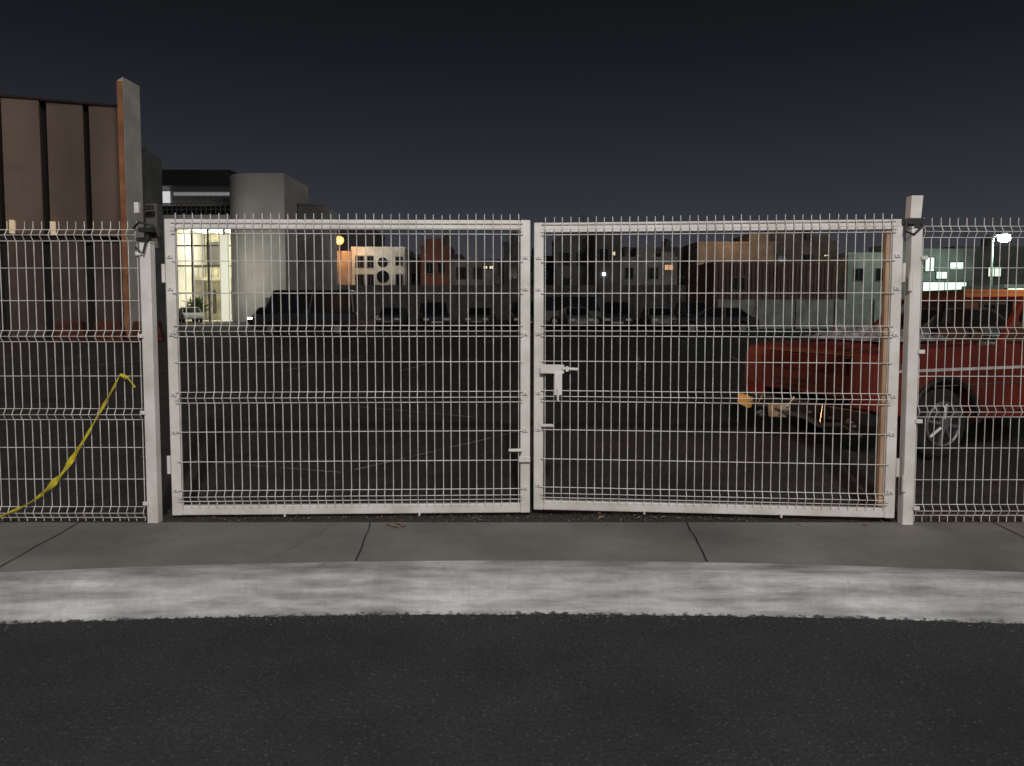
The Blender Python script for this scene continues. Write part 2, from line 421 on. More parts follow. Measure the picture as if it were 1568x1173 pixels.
for k in range(len(sub)-1):
    a=k*3; mb.f+=[(a,a+3,a+4,a+1),(a+1,a+4,a+5,a+2)]
mb.obj('caution_tape',M_tape)

# ------------------------------------------------------------ street lamps
M_pole=mat('lamp_pole',(.3,.3,.3),.5,metal=.3)
def street_lamp(x,y,h,col,dx,name='street_lamp',est=30,r=.06,globe=0):
    e=empty(name,(x,y,0))
    mb=MB(); mb.tube([(0,0,.0),(0,0,.3)],.14,10); mb.tube([(0,0,.3),(0,0,h*.5),(0,0,h-.25),(dx*.3,0,h-.03),(dx,0,h)],[r*1.2,r,r*.8,r*.7,r*.5],8)
    mb.obj('pole',M_pole,e,smooth=True)
    MB().hexa([(dx-.28,-.13,h-.02),(dx+.28,-.13,h-.02),(dx+.28,.13,h-.02),(dx-.28,.13,h-.02),(dx-.2,-.09,h+.1),(dx+.2,-.09,h+.1),(dx+.2,.09,h+.1),(dx-.2,.09,h+.1)]).obj('head',M_pole,e,bevel=.01)
    mb=MB()
    if globe: mb.tube([(dx,-.05,h-.45),(dx,-.05,h-.38),(dx,-.05,h-.22),(dx,-.05,h-.06),(dx,-.05,h-.022)],[globe*.4,globe*.85,globe,globe*.85,globe*.5],16)
    else: mb.box(dx-.2,dx+.2,-.1,.1,h-.1,h-.025)
    mb.obj('lens',mat('lamp_lens',(.9,.9,.9),.3,emit=col,estr=est),e,smooth=bool(globe))
    return e
# lamp behind the viewer that lights the gate
e=street_lamp(1.0,-3.6,6.4,(1,.97,.93),0.8)
light('lamp_light','POINT',(-.6,0,6.2),2150,(1,.975,.95),e,size=.14)
# lamp left, out of frame - lights brown building
e=street_lamp(-25,22,9,(1,.7,.45),1.0)
light('lamp_light','POINT',(1,0,8.8),1300,(1,.78,.62),e,size=.2)
# sodium lamp aimed at gate / pickup
e=street_lamp(-11,14,7,(1,.45,.12),.8)
light('lamp_light','SPOT',(.8,0,6.85),1700,(1,.45,.16),e,size=.15,aim=(14.0,-7.0,1.3),spot=math.radians(20))
# greenish mercury lamp at right, in frame
e=street_lamp(28.6,45,5.9,(.70,1,.84),.65,est=25,r=.07,globe=.34)
light('lamp_light','POINT',(.65,-.5,5.3),900,(.6,1,.75),e,size=.2)

# ------------------------------------------------------------ buildings
def B(name): return empty(name)
M_glass_d=mat('dark_window_glass',(.015,.017,.02),.15)
M_fr=mat('window_frame',(.10,.10,.10),.6)
def wall_m(n,c,sc=.6): return mat(n,c,.85,c2=tuple(x*.62 for x in c),scale=sc,bump=.2,bscale=6,detail=8)
def house(name,x0,x1,y,dep,zt,col,wins=(),tank=None,parapet=.35,steps=(),lit=None,ant=None,litstr=1.0):
    e=B(name); m=wall_m(name+'_wall',col)
    mb=MB(); mb.box(x0,x1,y,y+dep,.1,zt)
    for (a,b_,za) in steps: mb.box(a,b_,y+1.2,y+dep-.1,zt+.001,za)
    mb.obj('walls',m,e)
    mb=MB()
    mb.box(x0-.06,x1+.06,y-.06,y+.2,zt+.003,zt+parapet)
    mb.box(x0-.06,x0+.15,y+.205,y+dep,zt+.003,zt+parapet); mb.box(x1-.15,x1+.06,y+.205,y+dep,zt+.003,zt+parapet)
    mb.obj('parapet',m,e)
    g=MB(); f=MB(); l=MB()
    for wv in wins:
        a,b_,c,d=wv[:4]; tgt=l if len(wv)>4 else g
        tgt.box(a,b_,y-.03,y+.02,c,d)
        f.box(a-.1,a,y-.08,y+.02,c-.1,d+.1); f.box(b_,b_+.1,y-.08,y+.02,c-.1,d+.1)
        f.box(a,b_,y-.08,y+.02,d,d+.1); f.box(a,b_,y-.08,y+.02,c-.1,c); f.box((a+b_)/2-.03,(a+b_)/2+.03,y-.07,y-.035,c,d)
    if g.v: g.obj('windows',M_glass_d,e)
    if l.v: l.obj('lit_windows',mat('lit_window',(.8,.8,.7),.5,emit=lit or (1,.8,.5),estr=litstr,c2=(.5,.5,.45)),e)
    if f.v: f.obj('window_frames',M_fr,e)
    if tank:
        mb=MB()
        for (tx,tr) in tank:
            mb.tube([(tx,y+2,zt),(tx,y+2,zt+.3)],tr*.8,12)
            mb.tube([(tx,y+2,zt+.3),(tx,y+2,zt+1.3),(tx,y+2,zt+1.6),(tx,y+2,zt+1.7)],[tr,tr,tr*.5,tr*.3],14)
        mb.obj('water_tank',M_fr,e)
    if ant:
        mb=MB()
        for ax,ah in ant:
            mb.tube([(ax,y+1,zt),(ax,y+1,zt+ah)],.04,5); mb.tube([(ax-.5,y+1,zt+ah-.1),(ax+.5,y+1,zt+ah-.1)],.03,5); mb.tube([(ax-.3,y+1,zt+ah-.4),(ax+.3,y+1,zt+ah-.4)],.03,5)
        mb.obj('antenna',M_fr,e)
    return e

# --- brown panel building (left, nearest)
e=B('brown_panel_building')
M_br=mat('brown_panel',(.25,.195,.168),.75,c2=(.15,.117,.10),scale=.45,stretch=(1,1,.3),bump=.1)
M_brd=mat('brown_dark',(.035,.028,.025),.8)
P0=Vector((-31.6,30.4,0)); P1=Vector((-18.1,36.0,0)); dv=(P1-P0); LL=dv.length; ux=dv/LL; 
bb=empty('facade',P0,math.atan2(dv.y,dv.x)); bb.parent=e
MB().box(0,LL,.6,14,.1,10.75).obj('core_walls',M_brd,bb)
mb=MB()
pw=1.72; k=0; xx=LL-1.62
while xx>-1:
    dy=.12*(k%2)
    mb.hexa([(xx,0+dy,4.9),(xx+pw-.24,-.12+dy,4.9),(xx+pw-.24,.35,4.9),(xx,.35,4.9),(xx,0+dy,10.9),(xx+pw-.24,-.12+dy,10.9),(xx+pw-.24,.35,10.9),(xx,.35,10.9)])
    xx-=pw; k+=1
mb.obj('upper_panels',M_br,bb,bevel=.02)
mb=MB(); xx=LL-1.62; k=0
while xx>-1:
    mb.box(xx,xx+pw-.4,.2+.06*(k%2),.55,.15,4.6); xx-=pw; k+=1
mb.obj('lower_panels',mat('brown_panel_low',(.15,.113,.098),.8,c2=(.08,.06,.053),scale=.5),bb,bevel=.02)
MB().box(-.5,LL,.3,1.0,4.6,4.9).obj('ledge',M_brd,bb)
MB().box(-.5,LL,-.2,14.1,10.92,11.02).obj('roof_cap',M_brd,bb)
mb=MB()
for q in (LL-3.3,LL-4.9): mb.box(q,q+.2,-.14,-.02,4.9,5.5)
mb.obj('wall_lights',mat('wall_light',(.9,.7,.5),.5,emit=(1,.72,.45),estr=.30),bb)
M_col=mat('column_white',(.85,.79,.73),.8,c2=(.68,.62,.57),scale=1)
e2=B('white_pylon'); mb=MB(); mb.hexa([(-18.15,35.2,.1),(-17.88,35.2,.1),(-17.82,36.65,.1),(-18.15,36.65,.1),(-18.15,35.2,12.0),(-17.88,35.2,12.15),(-17.82,36.65,12.15),(-18.15,36.65,12.0)]); mb.obj('shaft',M_col,e2,bevel=.02)
MB().box(-18.15,-17.9,35.16,35.197,.1,11.95).obj('painted_lamplight_edge',mat('painted_lamplight_orange',(.60,.30,.16),.8,c2=(.40,.18,.10),scale=1.5),e2)  # sodium lamp light on the front edge, put into an orange colour
e2=B('grey_annex_building'); MB().box(-24,-20.25,42,44.0,.1,10.2).box(-24.05,-20.2,41.95,42.2,10.205,10.4).obj('walls',wall_m('annex_wall',(.20,.195,.19)),e2)
e2=B('traffic_barrier'); mb=MB()
for k in range(3): mb.prism([(-19.0+k*1.5+a,b_) for a,b_ in ((0,.16),(1.35,.16),(1.3,.45),(1.2,1.0),(.15,1.0),(.05,.45))],31.0+k*.2,31.35+k*.2)
mb.obj('body',mat('barrier_orange',(.16,.045,.022),.6,c2=(.06,.02,.014),scale=3),e2,bevel=.04)

# --- white modern building with lit lobby
e=B('modern_office_building'); Y=75
M_wb=mat('white_render',(.52,.51,.49),.8,c2=(.38,.37,.355),scale=.3,bump=.1,detail=10)
mb=MB()
mb.box(-38.5,-33.6,Y,Y+12,.1,9.6)
mb.box(-38.5,-26.9,Y+.02,Y+12,9.62,10.7)
mb.box(-38.5,-26,Y+2.5,Y+12,11.9,13.45)
mb.box(-38.5,-26,Y+8,Y+11.9,.1,9.6)
mb.obj('walls',M_wb,e)
MB().box(-39,-27.6,Y-.6,Y+12.2,13.46,15.0).obj('roof_slab',M_black,e)
MB().box(-38.3,-26.2,Y+3.2,Y+11.5,10.72,11.88).obj('clerestory_glass',M_glass_d,e)
mb=MB()
for i in range(24): mb.box(-38+i*.48,-37.93+i*.48,Y-.02,Y+.05,10.71,11.75)
mb.box(-38.2,-26.6,Y-.03,Y+.06,11.76,11.85); mb.box(-38.2,-26.6,Y-.03,Y+.06,11.2,11.26)
for a_ in (-34,-31.5,-29): mb.tube([(a_,Y+5,15),(a_,Y+5,15.8)],.05,5)
mb.obj('terrace_railing',M_fr,e)
MB().box(-37.6,-34.9,Y+2.4,Y+2.48,12.1,13.35).obj('lit_band',mat('lit_band',(.8,.8,.8),.5,emit=(.95,.97,1),estr=.6),e)  # bright light on the white band, put into emission
MB().box(-34.5,-28,Y+2.4,Y+2.48,12.95,13.25).obj('glow_band_dim',mat('lit_band2',(.7,.7,.7),.5,emit=(.95,.97,1),estr=.16),e)  # fainter emission for the dimly lit rest of the band
fp=[(-28.05,Y+6)]+[(-25.3-2.75*math.cos(a),Y+1-3.0*math.sin(a)) for a in [i*math.pi/28 for i in range(15)]]+[(-21.9,Y-2),(-21.8,Y+6)]
MB().vprism(fp,.1,14.15).obj('curved_tower',M_wb,e)
fp2=[(x_*1.0,y_-.06) for x_,y_ in fp]
MB().vprism(fp2,14.152,14.4).obj('tower_coping',M_wb,e)
MB().box(-21.75,-19.2,Y+2,Y+8,.1,11.9).box(-21.75,-19.1,Y+1.9,Y+2.2,11.905,12.1).obj('side_wing',wall_m('wing_wall',(.25,.25,.25)),e)
mb=MB()
for xx in (-33.55,-31.9,-30.3,-28.7): mb.box(xx,xx+.16,Y+.1,Y+.3,.15,9.6)
for z in (2.9,5.6,7.6): mb.box(-33.5,-28,Y+.12,Y+.27,z,z+.14)
mb.obj('curtain_wall_mullions',M_fr,e)
M_int=mat('interior_cream',(.62,.58,.44),.8,c2=(.32,.30,.24),scale=.8)
mb=MB(); mb.box(-33.5,-27,Y+7.5,Y+7.9,.1,9.6); mb.box(-33.5,-27,Y+.5,Y+7.4,.101,.16); mb.box(-33.5,-30,Y+4,Y+7.4,4.4,4.7)
mb.obj('lobby_interior',M_int,e)
mb=MB()
for i in range(7): mb.box(-33.4+i*.52,-33.36+i*.52,Y+4,Y+4.05,4.7,5.7)
mb.box(-33.4,-30,Y+3.98,Y+4.06,5.7,5.78)
for i in range(5): mb.box(-32.8+i*.9,-32.4+i*.9,Y+7.3,Y+7.45,.9+(i%2)*.5,3.4)
mb.box(-33.2,-31.2,Y+7.2,Y+7.45,6.2,8.6); mb.box(-30.3,-29.2,Y+7.2,Y+7.45,5.2,8.9)
mb.obj('balustrade_and_shelves',M_fr,e)
mb=MB(); mb.box(-28.95,-28.1,Y-.2,Y+.3,.12,8.7); mb.obj('lit_entrance_pillar',mat('lit_pillar',(.85,.85,.7),.6,emit=(1,.98,.80),estr=.5,c2=(.8,.8,.65)),e)  # mild emission in the material makes the white pillar look lit
mb=MB()
for i in range(4): mb.box(-33+i*1.5,-32.2+i*1.5,Y+2,Y+6,9.45,9.55)
mb.obj('ceiling_lights',mat('ceil_light',(1,1,.9),.5,emit=(1,.97,.75),estr=4),e)
light('lobby_light','POINT',(-30.5,Y+3.5,7.6),700,(1,.95,.68),e,size=.5)
light('lobby_light_low','POINT',(-31,Y+2.4,2.6),300,(1,.95,.68),e,size=.4)
light('tower_spill_light','POINT',(-25.6,Y-6.4,5.0),480,(1,.97,.80),e,size=.3)  # added lamp standing in for lobby light spilling onto the tower
MB().box(-23.9,-23.0,Y-2.06,Y-2.0,.15,2.5).obj('tower_door',M_fr,e)
M_pl=mat('plant_leaf',(.10,.16,.04),.6,c2=(.05,.09,.02),scale=5)
pe=empty('potted_palm'); mb=MB()
for i in range(150):
    a=random.random()*6.28; el=random.uniform(.2,1.4); l=random.uniform(.6,1.5); bx,by,bz=-31.0+random.gauss(0,.3),Y-1.4,.9+random.random()*.8
    ex,ey,ez=bx+l*math.cos(a)*math.cos(el),by+l*math.sin(a)*math.cos(el),bz+l*math.sin(el)
    mb.quad((bx,by,bz),((bx+ex)/2,(by+ey)/2,(bz+ez)/2+.2),(ex,ey,ez),((bx+ex)/2+.1,(by+ey)/2+.08,(bz+ez)/2+.05))
mb.obj('fronds',M_pl,pe); MB().tube([(-31,Y-1.4,.15),(-31,Y-1.4,.9)],[.3,.42],14).obj('pot',M_fr,pe)

# --- far houses (about 90 m away)
def W(x0,x1,z0,z1,*a): return (x0,x1,z0,z1,*a)
house('sodium_lit_house',-23.2,-19.15,90,8,7.9,(.45,.33,.24),[W(-22.6,-21.6,3.5,5)],ant=[(-22,2)])
house('rear_block_building',-25,-18,99,8,11.3,(.10,.10,.11),tank=[(-20,.7)],ant=[(-24,2.2)])
e=house('white_house_with_round_windows',-19.1,-12.8,90,8,8.4,(.62,.62,.58),[W(-18.6,-17.7,6.3,7.6),W(-17.2,-16.5,6.3,7.6),W(-18.6,-17.7,4,5.4),W(-17.2,-16.5,4,5.4),W(-13.8,-13.1,6.6,7.5),W(-13.8,-13.1,4.2,5.4)])
mb=MB()
for cz,rr in ((6.9,.6),(5.2,.75)): mb.tube([(-15.4,89.93,cz),(-15.4,90.02,cz)],rr,20)
mb.obj('round_windows',M_glass_d,e)
light('facade_lamp','POINT',(-16,86.5,8.6),300,(1,.98,.85),e,size=.2)
le=empty('wall_lamp'); mb=MB(); mb.tube([(-20.4,89.2,8.95),(-20.4,89.2,9.15),(-20.4,89.2,9.45),(-20.4,89.2,9.75),(-20.4,89.2,9.9)],[.25,.48,.58,.48,.25],16); mb.obj('globe',mat('sodium_globe',(1,.6,.3),.5,emit=(1,.30,.05),estr=3.2),le,smooth=True)
MB().tube([(-20.4,89.2,7.9),(-20.4,89.2,8.95)],.07,8).obj('bracket',M_fr,le)
light('lamp_light','POINT',(-20.4,87.6,9.1),700,(1,.48,.16),le,size=.3)
house('dark_house',-12.7,-10.95,92,7,7.2,(.16,.15,.15),[W(-12.2,-11.4,4.6,5.6)])
h_=house('brick_house',-10.9,-7.45,90,8,8.6,(.20,.085,.065),[W(-10.2,-9.4,5.6,6.8),W(-8.8,-8.0,5.6,6.8)],steps=[(-10.5,-8.2,9.8)],tank=[(-8,.5)])
light('porch_light','POINT',(-9,87.5,5.2),30,(1,.55,.25),h_,.2)
house('grey_house',-7.4,-1.1,91,8,7.0,(.30,.29,.28),[W(-6.6,-5.6,5,6.3),W(-4.6,-3.6,5,6.3),W(-3.4,-3.0,6.2,6.5,1),W(-2.7,-2.3,6.2,6.5,1),W(-2,-1.5,4.4,5.4)])
house('dark_house',-1.0,1.3,90,7,9.0,(.12,.12,.13),[W(-.4,.6,5,6.3)],tank=[(.3,.5)],ant=[(-.5,1.5)])
house('dark_house',1.4,5.1,94,7,7.6,(.16,.15,.16),[W(2,3,5,6),W(3.8,4.6,5,6)],tank=[(3,.5)])
h_=house('two_storey_house',5.2,9.6,90,8,9.6,(.20,.20,.20),[W(5.8,6.8,6.6,8),W(7.8,8.8,6.6,8),W(6,6.9,4,5)],steps=[(7.4,9.5,10.9)],tank=[(6.4,.55)],ant=[(8.6,3)])
MB().box(10.5,10.9,87.7,87.9,5.2,5.6).obj('porch_lamp_globe',mat('porch_white',(.9,.9,.9),.5,emit=(.9,.95,1),estr=3),h_,bevel=.1)
house('two_storey_house',9.65,12.6,88,8,10.0,(.15,.145,.15),[W(10.2,11.2,7,8.3),W(11.7,12.0,7.6,8.0,1)])
house('grey_house',12.7,19.7,90,8,7.2,(.33,.32,.31),[W(13.6,14.4,5,6.2),W(16.4,17.4,5,6.2),W(18.2,19.2,6.0,6.6,1)],steps=[(15,17.3,8.8),(18,19.6,8.2)],lit=(1,.5,.22),litstr=.6,tank=[(13.8,.5)])
house('dark_house',19.8,22,93,7,6.8,(.16,.15,.15),[W(20.3,21.4,4.4,5.4)])
h_=house('beige_house',22.1,31.2,90,8,9.0,(.50,.38,.28),[W(23,24,5.6,6.8),W(26,27,5.6,6.8)],steps=[(28.6,31,10.4)],tank=[(30,.5)])
light('porch_light','POINT',(25.5,85.6,9.8),230,(1,.66,.44),h_,.2)
house('brown_house',31.3,39.6,92,8,9.3,(.24,.19,.16),[W(32.4,33.4,6.6,7.9),W(35.4,36.6,6.6,7.9),W(38,38.6,7,7.9,1)],steps=[(31.5,36,11.0),(37,39.2,10.4)],tank=[(36.6,.5)],lit=(1,.7,.45))
h_=house('pale_green_building',35.6,40.6,80,8,7.0,(.42,.47,.40),[W(36.3,37.2,4.4,5.6),W(38.6,39.6,4.4,5.6)])
light('porch_light','POINT',(38.5,76,7.8),200,(.85,1,.88),h_,.2)
h_=house('lit_shop_building',41,49,80,9,7.4,(.35,.40,.36),[W(43.8,44.7,5.4,6.8,1),W(45,46.1,4.6,5.3,1),W(46.4,47.8,5.6,6.3,1),W(43.6,48.2,3.3,4.2,1)],lit=(.75,1,.85),litstr=1.1,steps=[(42,44,8.6)])
light('shop_sign_light','POINT',(45,77.6,6),100,(.7,1,.82),h_,.2)
house('dark_house',49.2,60,84,9,8.0,(.20,.22,.20),[W(50,51.4,4.4,4.9,1),W(53,54.4,5,6,1)],lit=(.8,1,.8),tank=[(54,.6)],ant=[(51,2)])
house('dark_house',60.5,80,84,9,7.0,(.17,.18,.17))
house('dark_house',-17,-7,104,8,8.5,(.13,.13,.14))
house('dark_house',12,30,106,8,9.6,(.13,.12,.13),tank=[(15,.6),(22,.6)],ant=[(19,2)])
e=B('lit_carport_building'); MB().box(34,42,52,57,2.9,3.15).obj('roof',M_wb,e,bevel=.02)
mb=MB()
for xx in (34.2,37,39.6,41.7): mb.box(xx,xx+.15,52.2,52.35,.15,2.9)
mb.obj('columns',M_fr,e); MB().box(34,42,56.8,57,.15,2.9).obj('back_wall',M_wb,e)
MB().box(34.6,41.5,52.6,52.75,2.72,2.86).obj('strip_light',mat('strip_green',(.8,.9,.8),.5,emit=(.7,1,.8),estr=3),e)
light('carport_light','POINT',(37.5,54,2.4),130,(.65,1,.78),e,.15)
def wall(name,x0,x1,y,zt,col,pil=3.0):
    e=B(name); m=wall_m(name+'_m',col,1.2); mb=MB(); mb.box(x0,x1,y,y+.2,.1,zt); mb.obj('panel',m,e)
    mb=MB(); x=x0
    while x<=x1: mb.box(x-.15,x+.15,y-.08,y+.28,.1,zt+.1); x+=pil
    mb.box(x0,x1,y-.03,y+.23,zt+.002,zt+.08); mb.obj('pillars_and_coping',m,e)
wall('boundary_wall',-26,80,86,4.0,(.14,.135,.13),4)
e=house('red_warehouse_building',16.6,26.5,62,10,5.1,(.20,.10,.085),[W(18,19.2,3,4)],parapet=.2)
mb=MB()
for i in range(33): mb.box(16.7+i*.3,16.78+i*.3,61.93,61.995,.2,5.05)
mb.obj('corrugation_ribs',wall_m('rib',(.17,.085,.07)),e)
wall('grey_block_wall',13.8,30,50,2.0,(.38,.36,.35),2.6)
h_=house('orange_backdrop_building',18.6,23.6,31,4,2.2,(.50,.22,.09),[W(19.4,20.4,1.0,1.7),W(21.4,22.4,1.0,1.7)],parapet=.12)  # added low building; its orange stands for lamplight seen through the cab
light('backdrop_light','POINT',(20.8,29.8,2.4),60,(1,.6,.3),h_,.1)  # added light to brighten the orange backdrop wall

# ------------------------------------------------------------ parked cars
M_tyre=mat('tyre',(.02,.02,.02),.85); M_rim=mat('rim',(.45,.45,.47),.35,metal=.8)
def car(x,y,rz,col,kind='sedan',head=False):
    e=empty('parked_van' if kind=='van' else 'parked_car' if kind=='sedan' else 'parked_suv',(x,y,.152),rz)
    m=mat('car_paint',col,.3,spec=.6)
    Lh,hb,hr,wd=(2.2,.9,1.42,.86) if kind=='sedan' else (2.3,1.0,1.78,.92) if kind=='suv' else (2.5,1.15,2.3,1.0)
    ar=.36; xf,xr=Lh-.85,-Lh+.85
    prof=[(Lh,.35),(Lh+.03,.55),(Lh-.05,hb-.18),(Lh-.9,hb-.02),(Lh-1.1,hb),(-Lh+.3,hb+.02),(-Lh,hb-.06),(-Lh-.03,.5),(-Lh,.32)]
    def arc(c): return [(c+ar*math.cos(a),.32+ar*math.sin(a)) for a in [math.pi-i*math.pi/8 for i in range(9)]]
    pr=prof+[(xr-ar,.28)]+arc(xr)[1:-1]+[(xr+ar,.28),(xf-ar,.28)]+arc(xf)[1:-1]+[(xf+ar,.28)]
    MB().prism(pr,-wd,wd).obj('body',m,e,bevel=.05)
    f0,f1,b1,b0=(Lh-1.15,Lh-1.85,-Lh+1.0,-Lh+.35) if kind!='van' else (Lh-.5,Lh-1.0,-Lh+.15,-Lh+.05)
    wi=wd-.14
    def P(xx,yy,zz): return (xx,yy,zz)
    MB().hexa([P(f0,-wd+.05,hb),P(f0,wd-.05,hb),P(b0,wd-.05,hb),P(b0,-wd+.05,hb),P(f1,-wi+.02,hr-.05),P(f1,wi-.02,hr-.05),P(b1,wi-.02,hr-.05),P(b1,-wi+.02,hr-.05)]).obj('glasshouse',M_glass_d,e,bevel=.02)
    MB().hexa([P(f1+.06,-wi,hr-.06),P(f1+.06,wi,hr-.06),P(b1-.06,wi,hr-.06),P(b1-.06,-wi,hr-.06),P(f1-.08,-wi+.1,hr),P(f1-.08,wi-.1,hr),P(b1+.08,wi-.1,hr),P(b1+.08,-wi+.1,hr)]).obj('roof',m,e,bevel=.02)
    mb=MB()
    for s_ in(-1,1):
        for (a,c) in ((f0,f1),(b0,b1),((f0+b0)/2,(f1+b1)/2)):
            mb.tube([(a,s_*(wd-.045),hb),(c,s_*(wi-.01),hr-.05)],.035,5)
    mb.obj('pillars',m,e)
    mb=MB(); mr_=MB()
    for xx in(xf,xr):
        for s_ in(-1,1):
            mb.tube([(xx,s_*(wd-.2),.32),(xx,s_*(wd+.01),.32)],.32,20); mr_.tube([(xx,s_*(wd+.0),.32),(xx,s_*(wd+.02),.32)],.2,12)
    mb.obj('tyres',M_tyre,e); mr_.obj('rims',M_rim,e)
    mb=MB(); mb.box(Lh-.02,Lh+.03,-wd+.08,-wd+.42,.56,.7); mb.box(Lh-.02,Lh+.03,wd-.42,wd-.08,.56,.7)
    mb.obj('headlights',mat('headlight',(.8,.8,.8),.2,emit=(1,.95,.8) if head else None,estr=8 if head else 0),e)
    mb=MB(); mb.box(-Lh-.035,-Lh+.03,-wd+.06,-wd+.36,.6,.76); mb.box(-Lh-.035,-Lh+.03,wd-.36,wd-.06,.6,.76); mb.obj('tail_lights',mat('tail_light',(.4,.02,.02),.3),e)
    mb=MB(); mb.box(Lh-.01,Lh+.035,-.35,.35,.38,.5); mb.box(-Lh-.04,-Lh+.01,-.3,.3,.42,.52); mb.obj('plates',M_rim,e)
    return e
D=math.radians
car(-10.6,39,D(185),(.03,.03,.035),'van')
car(-15.5,60,D(200),(.06,.06,.065),'suv')
car(-30.8,72.0,D(-60),(.5,.5,.5),'sedan')
car(-18.0,56,D(-95),(.08,.08,.08),'sedan',True)
car(-5.4,52,D(-80),(.05,.05,.06),'suv'); car(-2.2,53,D(-95),(.12,.12,.12)); car(.9,52,D(-88),(.05,.05,.05),'suv')
car(4.2,50,D(-84),(.25,.25,.26)); car(7.0,50.5,D(-95),(.06,.06,.07),'suv'); car(9.7,50,D(-90),(.3,.3,.3)); car(12.3,51,D(-88),(.09,.09,.1),'suv')
car(-8.4,53,D(-90),(.09,.09,.1)); car(11,41,D(178),(.06,.06,.06)); car(5,60,D(0),(.15,.15,.15),'van')
car(12.4,22,D(190),(.45,.45,.45))

# ------------------------------------------------------------ red wrecked truck
tr=empty('red_pickup_truck',(2.95,7.60,.153),math.radians(199.9))
M_red=mat('red_car_paint',(.215,.028,.016),.40,c2=(.10,.014,.009),scale=1.6,spec=.5,detail=9)
M_tg=mat('windshield_glass',(.03,.03,.03),.05,alpha=.35)
M_chr=mat('chrome_trim',(.55,.55,.55),.25,metal=.9)
hb=1.06; ar=.41; cf=-.86; cr_=-3.7
def arc(c,r,z): return [(c+r*math.cos(a),z+r*math.sin(a)) for a in [i*math.pi/12 for i in range(13)]]
prof=[(0,.50),(.015,.62),(.0,.93),(-.05,1.02),(-.18,1.045),(-1.62,1.09),(-4.75,1.08),(-4.82,1.0),(-4.82,.45)]
prof+= [(cr_-ar-.02,.40)]+[p for p in reversed(arc(cr_,ar,.34))]+[(cr_+ar+.02,.36),(cf-ar-.02,.36)]+[p for p in reversed(arc(cf,ar,.34))]+[(cf+ar+.02,.42)]
MB().prism(prof,.62,.92).obj('left_side_body',M_red,tr,bevel=.02)
MB().prism(prof,-.92,-.62).obj('right_side_body',M_red,tr,bevel=.02)
MB().box(-4.8,-.3,-.615,.615,.42,1.0).obj('chassis',M_black,tr)
mb=MB(); mb.hexa([(-.05,-.617,.98),(-.05,.617,.98),(-1.6,.617,1.0),(-1.6,-.617,1.0),(-.08,-.617,1.035),(-.08,.617,1.035),(-1.6,.617,1.10),(-1.6,-.617,1.10)]); mb.obj('hood',M_red,tr,bevel=.012)
mb=MB(); mb.hexa([(-.2,-.3,1.04),(-.2,.3,1.04),(-1.5,.34,1.09),(-1.5,-.34,1.09),(-.28,-.26,1.065),(-.28,.26,1.065),(-1.45,.3,1.13),(-1.45,-.3,1.13)]); mb.obj('hood_bulge',M_red,tr,bevel=.012)
MB().box(-.3,.0,-.617,.617,.58,.975).obj('grille_header',M_red,tr,bevel=.01)
mb=MB()
for z in (.64,.70): mb.box(-.01,.010,-.5,.5,z,z+.012)
mb.obj('grille_slats',M_black,tr)
mb=MB(); nn_=18
for i in range(nn_+1):
    for j in range(5):
        yy=-.6+1.2*i/nn_; zz=.975-.16*j/4
        mb.v.append((.012+.035*noise.noise(Vector((yy*3,zz*5,2)))+.02*(4-j)/4,yy,zz))
for i in range(nn_):
    for j in range(4): a=i*5+j; mb.f.append((a,a+5,a+6,a+1))
mb.obj('dented_front_panel',M_red,tr,smooth=True)
mb=MB(); 
for sgn in(1,-1):
    for c in (cf,cr_):
        pts=[(x_,sgn*.925,z_) for x_,z_ in arc(c,ar+.025,.34)]; mb.tube(pts,.03,6)
mb.obj('wheel_arch_flares',M_black,tr)
mb=MB()
for xx in (-1.62,-2.72): mb.box(xx-.008,xx+.008,.918,.9235,.42,1.06)
mb.box(-2.72,-1.62,.918,.9235,.42,.432); mb.obj('door_seams',M_black,tr)
mb=MB(); mb.box(-4.75,-.06,.919,.928,.845,.872); mb.obj('side_stripe',mat('stripe_white',(.75,.7,.68),.5,c2=(.5,.45,.43),scale=6),tr)
mb=MB(); mb.box(-4.75,-.06,.919,.926,.70,.712); mb.box(-.42,-.2,.92,.932,.87,.93); mb.box(-2.6,-2.42,.92,.95,.93,.96); mb.obj('trim',M_chr,tr,bevel=.003)
A=(-1.62,-2.1,-3.9,-4.05)
mb=MB()
for s_ in(-1,1):
    for a,c in ((A[0],A[1]),(A[3],A[2])): mb.tube([(a,s_*.86,hb),(c,s_*.74,1.52)],.04,6)
    mb.tube([(-2.75,s_*.88,hb),(-2.78,s_*.75,1.52)],.045,6)
mb.obj('pillars',M_red,tr)
MB().hexa([(-2.02,-.79,1.505),(-2.02,.79,1.505),(-3.98,.79,1.505),(-3.98,-.79,1.505),(-2.14,-.7,1.555),(-2.14,.7,1.555),(-3.9,.7,1.555),(-3.9,-.7,1.555)]).obj('roof',M_red,tr,bevel=.02)
mb=MB(); mb.quad((-1.63,-.85,1.08),(-1.63,.85,1.08),(-2.08,.74,1.51),(-2.08,-.74,1.51))
mb.quad((-4.05,-.85,1.08),(-4.05,.85,1.08),(-3.92,.74,1.51),(-3.92,-.74,1.51))
for s_ in(-1,1):
    mb.quad((-1.66,s_*.885,1.08),(-2.73,s_*.885,1.08),(-2.75,s_*.755,1.51),(-2.1,s_*.755,1.51)); mb.quad((-2.78,s_*.885,1.08),(-4.04,s_*.885,1.08),(-3.92,s_*.755,1.51),(-2.8,s_*.755,1.51))
mb.obj('windows',M_tg,tr)
mb=MB()
for yy in (-.42,.42): mb.box(-2.75,-2.6,yy-.24,yy+.24,.9,1.25); mb.box(-2.72,-2.63,yy-.12,yy+.12,1.26,1.42)
mb.obj('seats',mat('seat_tan',(.35,.17,.08),.8),tr,bevel=.03)
